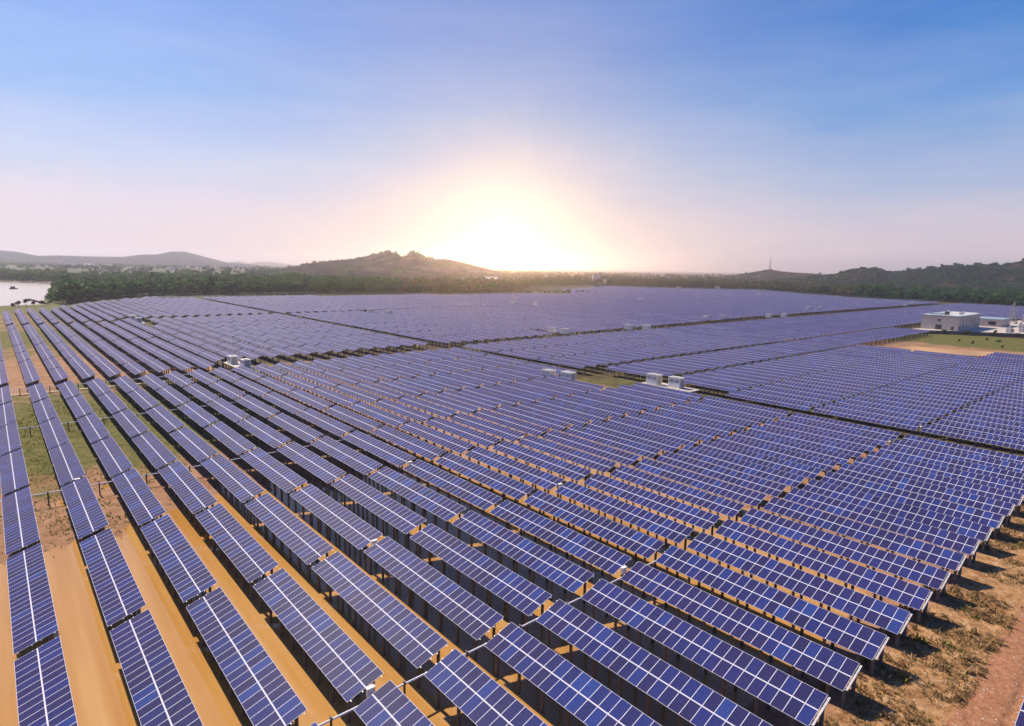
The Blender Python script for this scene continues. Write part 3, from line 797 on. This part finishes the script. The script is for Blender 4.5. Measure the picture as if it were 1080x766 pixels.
M['hill_mid'] = hillmat('scrub_hill_cover', ((.012, .018, .010), (.026, .030, .015), (.055, .042, .030), (.13, .09, .068)), .022)
M['hill_right'] = hillmat('wooded_hill_cover', ((.006, .015, .005), (.012, .024, .008), (.026, .028, .013), (.07, .048, .032)), .018)
HT = []
def hill(name, prof, dist, width, mkey, seed, lab, rough=.3):
    px = np.arange(prof[0][0], prof[-1][0]+.01, 1.6)
    ry = np.interp(px, [p[0] for p in prof], [p[1] for p in prof])
    rays = np.array([ray(p, q) for p, q in zip(px, ry)])
    hd = np.arctan2(rays[:, 0], rays[:, 1])
    dd = dist*(1+.10*vnoise(px/70, px*0, seed))
    tgt = rays[:, 2]/np.hypot(rays[:, 0], rays[:, 1])
    Hh = np.maximum(2, CAM_H + dd*tgt)
    # distance along the ground for a pixel column: depth*|ray|; the ridge height follows from the same ray
    s = np.linspace(-1, 1, 61)
    S_, A_ = np.meshgrid(s, np.arange(len(px)))
    r = dd[A_] + S_*width
    th = hd[A_]
    X, Y = r*np.sin(th), r*np.cos(th)
    prof_s = np.clip(1-np.abs(S_)**1.5, 0, 1)
    nz = vnoise(X/(width*.28), Y/(width*.28), seed+1, 6)
    spur = 1+rough*nz*(1-np.exp(-(S_/.16)**2))*2.6
    fine = vnoise(X/26, Y/26, seed+5, 4)*min(13., dist*.0036) + vnoise(X/120, Y/120, seed+6, 3)*5
    Z = Hh[A_]*prof_s**1.25*spur + fine*prof_s - 3
    for _ in range(3):
        sl_ = (Z-CAM_H)/r; am = sl_.argmax(1); zi = Z[np.arange(len(am)), am]; ri = r[np.arange(len(am)), am]
        k_ = np.clip((CAM_H+tgt*ri)/np.maximum(zi, 1), .2, 3); Z = np.where(Z > 0, Z*k_[:, None], Z)
    nt_ = {4: 900, 21: 1900, 17: 350}.get(seed, 0)
    if nt_:
        rr = np.random.default_rng(seed); a_ = rr.integers(0, X.shape[0], nt_*3); c_ = rr.integers(3, 33, nt_*3)
        keep = (vnoise(X[a_, c_]/130, Y[a_, c_]/130, seed+40, 3) > (.05 if seed == 4 else -.18))
        a_, c_ = a_[keep][:nt_], c_[keep][:nt_]
        for i_, j_ in zip(a_, c_): HT.append((X[i_, j_], Y[i_, j_], .55+.6*rr.random(), rr.random()*6.28, .5, Z[i_, j_]-3, seed))
    n_, m_ = X.shape; ii = np.arange(n_*m_).reshape(n_, m_)
    Fq = np.stack([ii[:-1, :-1], ii[:-1, 1:], ii[1:, 1:], ii[1:, :-1]], -1).reshape(-1, 4)
    me = npmesh(name, np.stack([X, Y, Z], -1).reshape(-1, 3), Fq[:, ::-1], [mkey], True)
    return tag(link(name, me), lab, None, None, 'structure')
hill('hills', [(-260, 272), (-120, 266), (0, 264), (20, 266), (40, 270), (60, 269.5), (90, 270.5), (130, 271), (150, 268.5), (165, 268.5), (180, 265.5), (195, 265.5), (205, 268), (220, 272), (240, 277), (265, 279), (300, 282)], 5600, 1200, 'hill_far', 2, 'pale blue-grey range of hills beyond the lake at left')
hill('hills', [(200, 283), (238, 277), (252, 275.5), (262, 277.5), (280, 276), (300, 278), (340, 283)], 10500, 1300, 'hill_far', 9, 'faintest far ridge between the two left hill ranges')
hill('hills', [(262, 290), (275, 287), (290, 284), (310, 281), (330, 277.5), (350, 275), (375, 273), (385, 270.5), (400, 267), (410, 266), (418, 267.5), (424, 271), (431, 268.5), (436, 265), (443, 268.5), (450, 271.5), (460, 273.5), (470, 273), (485, 276), (500, 280), (520, 285), (540, 289), (570, 292)], 2500, 620, 'hill_mid', 4, 'rocky brown hill with twin tops left of the sun glow')
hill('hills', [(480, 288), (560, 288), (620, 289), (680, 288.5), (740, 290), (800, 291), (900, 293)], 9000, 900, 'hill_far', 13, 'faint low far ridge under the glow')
hill('hills', [(740, 293), (770, 291), (785, 288.5), (800, 286), (812, 284), (825, 286.5), (845, 288), (870, 289.5), (890, 292), (930, 296)], 2900, 500, 'hill_mid', 17, 'low brown hill carrying the thin mast')
hill('hills', [(820, 296), (860, 292), (880, 290.5), (895, 286.5), (910, 284), (925, 284), (935, 287.5), (948, 288), (958, 285), (972, 284.5), (980, 281.5), (985, 283.5), (998, 279.5), (1010, 280), (1020, 281.5), (1035, 278.5), (1055, 279.5), (1068, 277), (1080, 274.5), (1110, 271), (1160, 273), (1230, 271)], 2300, 620, 'hill_right', 21, 'dark wooded hills rising at the right edge')
# hill mast
d_ = ray(812, 284); dh = d_[:2]/np.linalg.norm(d_[:2]); 
kk = 2900*(1+0)*1.0
mast(float(dh[0]*2890), float(dh[1]*2890), 46, 50, 5, 'thin antenna mast standing on the low brown hill right of centre', 'antenna_mast', 8, .45)

# ---------------------------------------------------------------- trees
def crown_proto(seed, rad, hgt, base, leaves, leaf):
    r_ = np.random.default_rng(seed)
    lob = [(r_.normal(0, rad*.42), r_.normal(0, rad*.42), base+(hgt-base)*(.35+.55*r_.random()), rad*(.38+.3*r_.random())) for _ in range(7)]
    lob.append((0, 0, hgt-rad*.45, rad*.5))
    P = []
    for i in range(leaves):
        l = lob[r_.integers(len(lob))]; d = r_.normal(size=3); d /= np.linalg.norm(d)
        q = (.72+.36*r_.random())
        P.append((l[0]+d[0]*l[3]*q, l[1]+d[1]*l[3]*q, max(base*.7, l[2]+d[2]*l[3]*q*.85), *d))
    P = np.array(P)
    V, F_ = [], []
    for p in P:
        c = p[:3]; n_ = p[3:]+r_.normal(size=3)*.55; n_ /= np.linalg.norm(n_)
        a = np.cross(n_, [0, 0, 1.0001]); a /= np.linalg.norm(a)+1e-6; b_ = np.cross(n_, a); s_ = leaf*(.6+.8*r_.random())
        k = len(V); V += [c-a*s_-b_*s_*.6, c+a*s_-b_*s_*.8, c+a*s_*.7+b_*s_, c-a*s_*.8+b_*s_*.7]; F_.append((k, k+1, k+2, k+3))
    # inner mass
    for l in lob:
        m_ = 5
        for i in range(4):
            for j in range(8):
                def sp(i_, j_):
                    ph, th_ = math.pi*i_/4, 2*math.pi*j_/8; q = .70
                    return np.array((l[0]+l[3]*q*math.sin(ph)*math.cos(th_), l[1]+l[3]*q*math.sin(ph)*math.sin(th_), max(base*.6, l[2]+l[3]*q*.85*math.cos(ph))))
                k = len(V); V += [sp(i, j), sp(i+1, j), sp(i+1, j+1), sp(i, j+1)]; F_.append((k, k+1, k+2, k+3))
    return np.array(V), np.array(F_)
PROTO = [crown_proto(50+i, 3.6+.5*(i % 3), 9+1.2*(i % 4), 2.2, 150, .75) for i in range(5)]
def in_field(x, y):
    if x < 850: return y < np.interp(x, FAR_X, FAR_U)+6
    return False
def near_base(px):    # depth (m along the optical axis) of the near edge of the wood
    yb = np.interp(px, [-80, 0, 60, 66, 75, 150, 270, 400, 540, 560, 640, 700, 800, 900, 975, 1080, 1200], [296, 297, 299, 321, 319.5, 312.5, 311, 310, 309.5, 303.5, 301.5, 303.5, 305.5, 313.5, 317.5, 324.5, 330])
    hy = hor_y(px); return CAM_H/((yb-hy)/F_PX)
def spot(px, dep):
    d = ray(px, hor_y(px)); return d[:2]*dep
pos = []
r_ = np.random.default_rng(12)
for px in np.arange(-60, 1130, 1.0):
    d0 = near_base(px); deep = np.interp(px, [-60, 60, 70, 300, 540, 640, 800, 1000, 1130], [420, 420, 640, 640, 420, 520, 480, 560, 600])
    n_ = int(np.interp(px, [-60, 60, 540, 1100], [5, 6, 6, 7]))+2
    for k in range(n_):
        q = (k + r_.random())/n_; q = q**1.5
        p = spot(px+r_.random(), d0+6+q*deep)
        sc_ = .55+.75*r_.random()**1.3 + (.3 if r_.random() < .08 else 0)
        pos.append((p[0], p[1], sc_, r_.random()*6.28, q))
for k in range(170):
    u_ = 600+560*r_.random(); v_ = np.interp(u_, [590, 600, 735, 925, 1100, 1300], [20, 34, 42, 60, 83, 95])+3+r_.random()**1.6*34
    if project([v_, u_, 0])[0] < 66 or u_ > 700: pos.append((v_, u_, .3+.5*r_.random(), r_.random()*6.28, .5))
for k in range(1500):
    px = r_.uniform(470, 960) if k % 3 else r_.uniform(-60, 300); dep = r_.uniform(1700, 4200) if k % 3 else r_.uniform(1500, 3600)
    p = spot(px, dep)
    if vnoise(np.array([p[0]/260]), np.array([p[1]/120]), 71)[0] < -.1: continue
    for _ in range(2): pos.append((p[0]+r_.normal(0, 14), p[1]+r_.normal(0, 9), 1.0+.6*r_.random(), r_.random()*6.28, .5))
pos = np.array(pos)
def build_forest(name, sel, mk, lab):
    Vs, Fs = [], []; off = 0
    for k in sel:
        x, y, s_, a, q = pos[k]; V, F_ = PROTO[k % 5]
        ca, sa = math.cos(a)*s_, math.sin(a)*s_
        W = np.stack([V[:, 0]*ca-V[:, 1]*sa+x, V[:, 0]*sa+V[:, 1]*ca+y, V[:, 2]*s_*(.85+.3*((k*7) % 10)/10)-.5], -1)
        Vs.append(W); Fs.append(F_+off); off += len(V)
    me = npmesh(name, np.concatenate(Vs), np.concatenate(Fs), [mk]); return tag(link(name, me), lab, 'woodland', None, 'stuff')
pxs = project(np.stack([pos[:, 0], pos[:, 1], pos[:, 0]*0], -1))[:, 0]
front = [k for k in range(len(pos)) if pos[k, 4] < .0035 and ((pxs[k] > 66 and pxs[k] < 530) or pxs[k] > 850)]
fs = set(front)
left = [k for k in range(len(pos)) if pxs[k] < 420 and k not in fs]
midw = [k for k in range(len(pos)) if 420 <= pxs[k] < 900 and k not in fs]
rgt = [k for k in range(len(pos)) if pxs[k] >= 900 and k not in fs]
build_forest('woodland', left, 'leaf', 'broad green wood beyond the left half of the field')
build_forest('woodland', midw, 'leaf_olive', 'thin olive tree belt behind the middle of the field')
build_forest('woodland', rgt, 'leaf_dark', 'dark green wood at the foot of the right hills')
print('trees', len(pos), 'front', len(front))
def tree_meshes(i, mk):
    V, F_ = PROTO[i]; cm = npmesh('crown', V, F_, [mk])
    b = MB(); b.cyl((0, 0, -.5), (0, 0, 4), .28, .18, 7)
    for k in range(4):
        a = k*1.6+i; b.cyl((0, 0, 2.2+.4*k), (1.7*math.cos(a), 1.7*math.sin(a), 5+.4*k), .13, .05, 5)
    return cm, b.mesh('trunk', ['trunk'], True)
TM = {mk: [tree_meshes(i, mk) for i in range(5)] for mk in ('leaf', 'leaf_dark', 'leaf_olive')}
def tree(x, y, s_, a, i, mk, lab, grp, name='broadleaf_tree'):
    root = link(name, None, None, (x, y, 0), a); root.scale = (s_, s_, s_)
    cm, tm = TM[mk][i]; link('crown', cm, root); link('trunk', tm, root); tag(root, lab, 'tree', grp)
for k in front:
    x, y, s_, a, q = pos[k]; rgt_ = pxs[k] > 850
    tree(x, y, s_, a, k % 5, 'leaf_dark' if rgt_ else 'leaf', 'green tree in the front line of the wood behind the ' + ('right' if rgt_ else 'left') + ' far panels',
         'front trees of the ' + ('right' if rgt_ else 'left') + ' wood')
# dark shore trees on the lake point
SH = [(62, 321, 1.25), (66, 319, 1.45), (71, 318, 1.5), (76, 318.5, 1.3), (82, 317.5, 1.4), (88, 316.5, 1.2), (95, 315.5, 1.35), (103, 315, 1.2)]
for n_, (px, py, s_) in enumerate(SH):
    dep = CAM_H/((py-hor_y(px))/F_PX); p = spot(px, dep)
    tree(p[0], p[1], s_, n_*1.3, n_ % 5, 'leaf_dark', 'dark rounded tree on the lake point, %s from the water' % ORD[n_+1], 'dark trees on the lake point')
LP = []
for i in range(3):
    V, F_ = crown_proto(80+i, 4.2, 9, 1.2, 46, 1.5); k = 46*4; LP.append((V[:k], F_[:46]))
def hill_trees(seeds, mk, lab):
    Vs, Fs, off = [], [], 0
    for n_, h in enumerate([h for h in HT if h[6] in seeds]):
        V, F_ = LP[n_ % 3]; ca, sa = math.cos(h[3])*h[2], math.sin(h[3])*h[2]
        Vs.append(np.stack([V[:, 0]*ca-V[:, 1]*sa+h[0], V[:, 0]*sa+V[:, 1]*ca+h[1], V[:, 2]*h[2]+h[5]], -1)); Fs.append(F_+off); off += len(V)
    tag(link('woodland', npmesh('woodland', np.concatenate(Vs), np.concatenate(Fs), [mk])), lab, 'woodland', None, 'stuff')
hill_trees((21,), 'leaf_dark', 'scattered dark trees covering the hills at the right edge')
hill_trees((4, 17), 'leaf', 'scrub trees dotted over the twin-topped hill and the mast hill')
# hedge islet inside the far field
for n_ in range(26):
    q = n_/25; x, y = 557+q*100, 640-q*50
    pos = np.vstack([pos, [x+r_.normal(0, 2), y+r_.normal(0, 3), .42+.2*r_.random(), r_.random()*6, 0]])
build_forest('hedge', range(len(pos)-26, len(pos)), 'leaf_olive', 'low tangled brown hedge strip lying among the far panels under the glow')
# shrubs and grasses on the shore of the lake, left edge
for n_, (px, py) in enumerate(((8, 325), (14, 324), (22, 323.5), (31, 323), (39, 322.5))):
    dep = CAM_H/((py-hor_y(px))/F_PX); p = spot(px, dep)
    tree(p[0], p[1], .38+.05*(n_ % 3), n_, n_ % 5, 'leaf_olive', 'low brown shrub on the near lake bank, %s from the left edge' % ORD[n_+1], 'shrubs on the near lake bank', 'shrub')

# boat, jetty
root = link('boat', None, None, (23.6, 929, -.45), .5)
b = MB()
hull = [(-4.5, 0), (-3.6, -1.1), (0, -1.5), (3.4, -1.1), (5.2, 0), (3.4, 1.1), (0, 1.5), (-3.6, 1.1)]
for k in range(8): j = (k+1) % 8; b.quad([(hull[k][0]*.85, hull[k][1]*.75, -.4), (hull[j][0]*.85, hull[j][1]*.75, -.4), (*hull[j], 1.0), (*hull[k], 1.0)])
b.quad([(*p, .7) for p in hull]); link('hull', b.mesh('hull', ['wood']), root)
b = MB(); b.box((-.6, 0, 1.9), (4, 2.2, 2.4)); link('shelter', b.mesh('shelter', ['wood']), root)
tag(root, 'small dark boat afloat on the pale lake at the left edge', 'boat')
b = MB()
for k in range(22):
    t_ = k/21; x, y = 27.1+8.5*t_, 687-77*t_
    b.cyl((x, y, -1.5), (x, y, .9), .25, n=6)
    b.box((x+.2, y-1.8, .75), (1.3, 3.9, .25))
tag(link('jetty', b.mesh('jetty', ['wood'])), 'thin dark jetty reaching into the pale lake from the wooded point', 'jetty')

# town: houses far behind
def house(px, dep, w, d, h, roofm, lab, group=None):
    p = spot(px, dep); root = link('house', None, None, (p[0], p[1], 0), -azim(px)+.2)
    b = MB(); b.box((0, 0, h/2), (w, d, h)); link('wall', b.mesh('wall', ['cabin']), root)
    b = MB()
    if roofm == 'gable':
        e = .6; P = [(-w/2-e, -d/2-e, h), (w/2+e, -d/2-e, h), (w/2+e, d/2+e, h), (-w/2-e, d/2+e, h), (-w/2-e, 0, h+d*.28), (w/2+e, 0, h+d*.28)]
        for f in ((0, 1, 5, 4), (2, 3, 4, 5)): b.quad([P[i] for i in f])
        b.quad([P[0], P[4], P[3]]); b.quad([P[1], P[2], P[5]])
    else: b.box((0, 0, h+.3), (w+.8, d+.8, .6))
    link('roof', b.mesh('roof', ['roof_blue' if roofm == 'gable' else 'roof_white']), root)
    b = MB(); nf = max(1, int(h/3.2)); nw = max(2, int(w/4))
    for f in range(nf):
        for k in range(nw): b.box((-w/2+(k+.5)*w/nw, -d/2-.05, (f+.55)*h/nf), (w/nw*.45, .12, h/nf*.45))
    link('windows', b.mesh('windows', ['window']), root)
    tag(root, lab, 'house', group)
for px, dep, w, h, rf, lab in ((72, 2600, 26, 16, 'flat', 'white house below the pale left hills, left one'), (80, 2650, 34, 19, 'flat', 'bright white house below the pale left hills, right one'),
    (92, 2700, 26, 13, 'gable', 'pale gabled house below the left hills'), (116, 2500, 24, 12, 'gable', 'grey-white house over the wood, left of the blue peak'), (140, 2450, 24, 10, 'flat', 'low pale house above the green wood at left'), (181, 2400, 22, 12, 'flat', 'small white house above the wood right of the blue peak'),
    (508, 1500, 24, 8, 'flat', 'pale house at the hill foot just left of the glow'), (517, 1480, 34, 8, 'gable', 'wide pale house at the hill foot in the glow'), (528, 1450, 30, 8, 'flat', 'long pale shed under the middle of the glow'), (541, 1460, 28, 9, 'flat', 'pale house straight under the brightest glow'),
    (555, 1430, 26, 8, 'gable', 'gabled pale house right below the glow'), (567, 1420, 26, 8, 'flat', 'flat pale house right of the glow, before the tall block'), (581, 1400, 30, 8, 'flat', 'long flat pale house between glow and white tower block'), (598, 1380, 20, 10, 'flat', 'pale house left of the white tower block'), (612, 1350, 20, 14, 'flat', 'white block beside the tower block, left of it'),
    (629, 1330, 14, 23, 'flat', 'tallest white tower block above the trees right of the glow'), (636, 1330, 15, 13, 'flat', 'white block right of the tower block'), (717, 1290, 10, 5, 'flat', 'small pale house in the tree belt right of the glow'), (758, 1260, 9, 5, 'flat', 'tiny white house at the tree belt, right of centre')):
    house(px, dep, w, w*.5, h, rf, lab, 'houses of the far town')

for n_, (v, u, s_) in enumerate(((431, 126, .28), (446, 110, .3), (455, 100, .26), (463, 88, .32), (470, 78, .28), (478, 64, .3))):
    tree(v, u, s_, n_, n_ % 5, 'leaf_olive', 'low bush at the foot of the dark yard wall, %s from its left end' % ORD[n_+1], 'bushes along the yard wall', 'shrub')
for n_, (v, u, s_) in enumerate(((395, 84, .22), (404, 92, .16), (412, 76, .2), (388, 70, .15), (425, 84, .2))):
    tree(v, u, s_, n_, n_ % 5, 'leaf', 'small bush in the grass before the yard wall, %s from the left' % ORD[n_+1], 'bushes in the grass before the yard wall', 'shrub')
# ---------------------------------------------------------------- weeds
def scatter(name, n, region, size, mk, lab, blades=5, hfun=None, seed=5):
    r = np.random.default_rng(seed); P = region(r, n); P = P[:, :2]
    z = ground_h(P[:, 0], P[:, 1])
    m_ = len(P); B = blades
    ang = r.random((m_, B))*6.283; s_ = size*(.4+1.0*r.random((m_, B))**1.5)*(.5+r.random((m_, 1)))
    ox = r.normal(0, size*.45, (m_, B)); oy = r.normal(0, size*.45, (m_, B))
    bx, by = P[:, :1]+ox, P[:, 1:2]+oy; lean = r.normal(0, .5, (m_, B, 2))
    dx, dy = np.cos(ang)*s_*.22, np.sin(ang)*s_*.22
    zz = np.repeat(z[:, None], B, 1)-.02
    A = np.stack([bx-dx, by-dy, zz], -1); Bp = np.stack([bx+dx, by+dy, zz], -1)
    C_ = np.stack([bx+lean[..., 0]*s_*.7+dx*.6, by+lean[..., 1]*s_*.7+dy*.6, zz+s_], -1); D_ = np.stack([bx+lean[..., 0]*s_*.7-dx*.6, by+lean[..., 1]*s_*.7-dy*.6, zz+s_*.85], -1)
    V = np.stack([A, Bp, C_, D_], 2).reshape(-1, 3)
    return tag(link(name, npmesh(name, V, np.arange(len(V)).reshape(-1, 4), [mk])), lab, 'weeds', None, 'stuff')
def reg_bank(r, n):
    x = 38+r.random(n)*82; y = 9.6+r.random(n)*9
    k = vnoise(x/3, y/3, 41) > -.12+.25*(r.random(n)); return np.stack([x, y], -1)[k]
def reg_green(r, n):
    x = -8+r.random(n)*75; y = 95+r.random(n)*118
    k = vnoise(x/9, y/9, 43) > -.05; return np.stack([x, y], -1)[k]
def reg_edge(r, n):
    x = -8+r.random(n)*60; y = 78+r.random(n)*30
    k = (ground_h(x, y) > -.12) & (vnoise(x/4, y/4, 44) > 0); return np.stack([x, y], -1)[k]
scatter('dry_weeds', 16000, reg_bank, .13, 'dry', 'dry trampled weeds on the bank beside the dirt road at right')
scatter('green_weeds', 2200, reg_bank, .15, 'grass', 'scattered green weeds on the bank beside the dirt road', seed=9)
scatter('grass', 26000, reg_green, .17, 'grass', 'green grass between the rows at left', seed=6)
scatter('grass', 3000, reg_edge, .15, 'grass', 'weeds at the edge of the floodwater between the left rows', seed=8)
scatter('green_weeds', 45, reg_bank, .42, 'grass', 'taller green tufts standing on the bank beside the dirt road', 16, seed=15)
scatter('dry_weeds', 700, reg_bank, .34, 'dry', 'taller dry tufts standing on the bank beside the dirt road', 14, seed=16)
# small stones on the dirt road and bank
r = np.random.default_rng(77); b = MB()
for k in range(420):
    x, y = 40+r.random()*55, 3+r.random()*12; z = float(ground_h(x, y)); s_ = .03+.10*r.random()**2
    c = [(x+s_*r.uniform(.6, 1.2)*math.cos(a), y+s_*r.uniform(.6, 1.2)*math.sin(a), z) for a in np.arange(6)*1.047]
    tp = (x+s_*.2, y, z+s_*r.uniform(.5, .9))
    for q in range(6): b.quad([c[q], c[(q+1) % 6], tp])
tag(link('stones', b.mesh('stones', ['concrete'])), 'pale stones strewn over the dirt road at right', 'stones', None, 'stuff')

# ---------------------------------------------------------------- haze
HAZE = 1.3e-4
b = MB(); b.box((500, 4000, 80), (17000, 17000, 172))
hz = link('haze', b.mesh('haze', []))
hm = bpy.data.materials.new('haze_air'); hm.use_nodes = True; t = hm.node_tree; t.nodes.clear()
pvn = N(t, 'ShaderNodeVolumePrincipled'); pvn.inputs['Density'].default_value = HAZE; pvn.inputs['Color'].default_value = (.88, .86, .96, 1); pvn.inputs['Anisotropy'].default_value = .84
o = N(t, 'ShaderNodeOutputMaterial'); t.links.new(pvn.outputs[0], o.inputs['Volume'])
hz.data.materials.append(hm); tag(hz, 'thin pinkish haze over the whole plain', 'haze', None, 'stuff')
print('objects', len(bpy.data.objects))
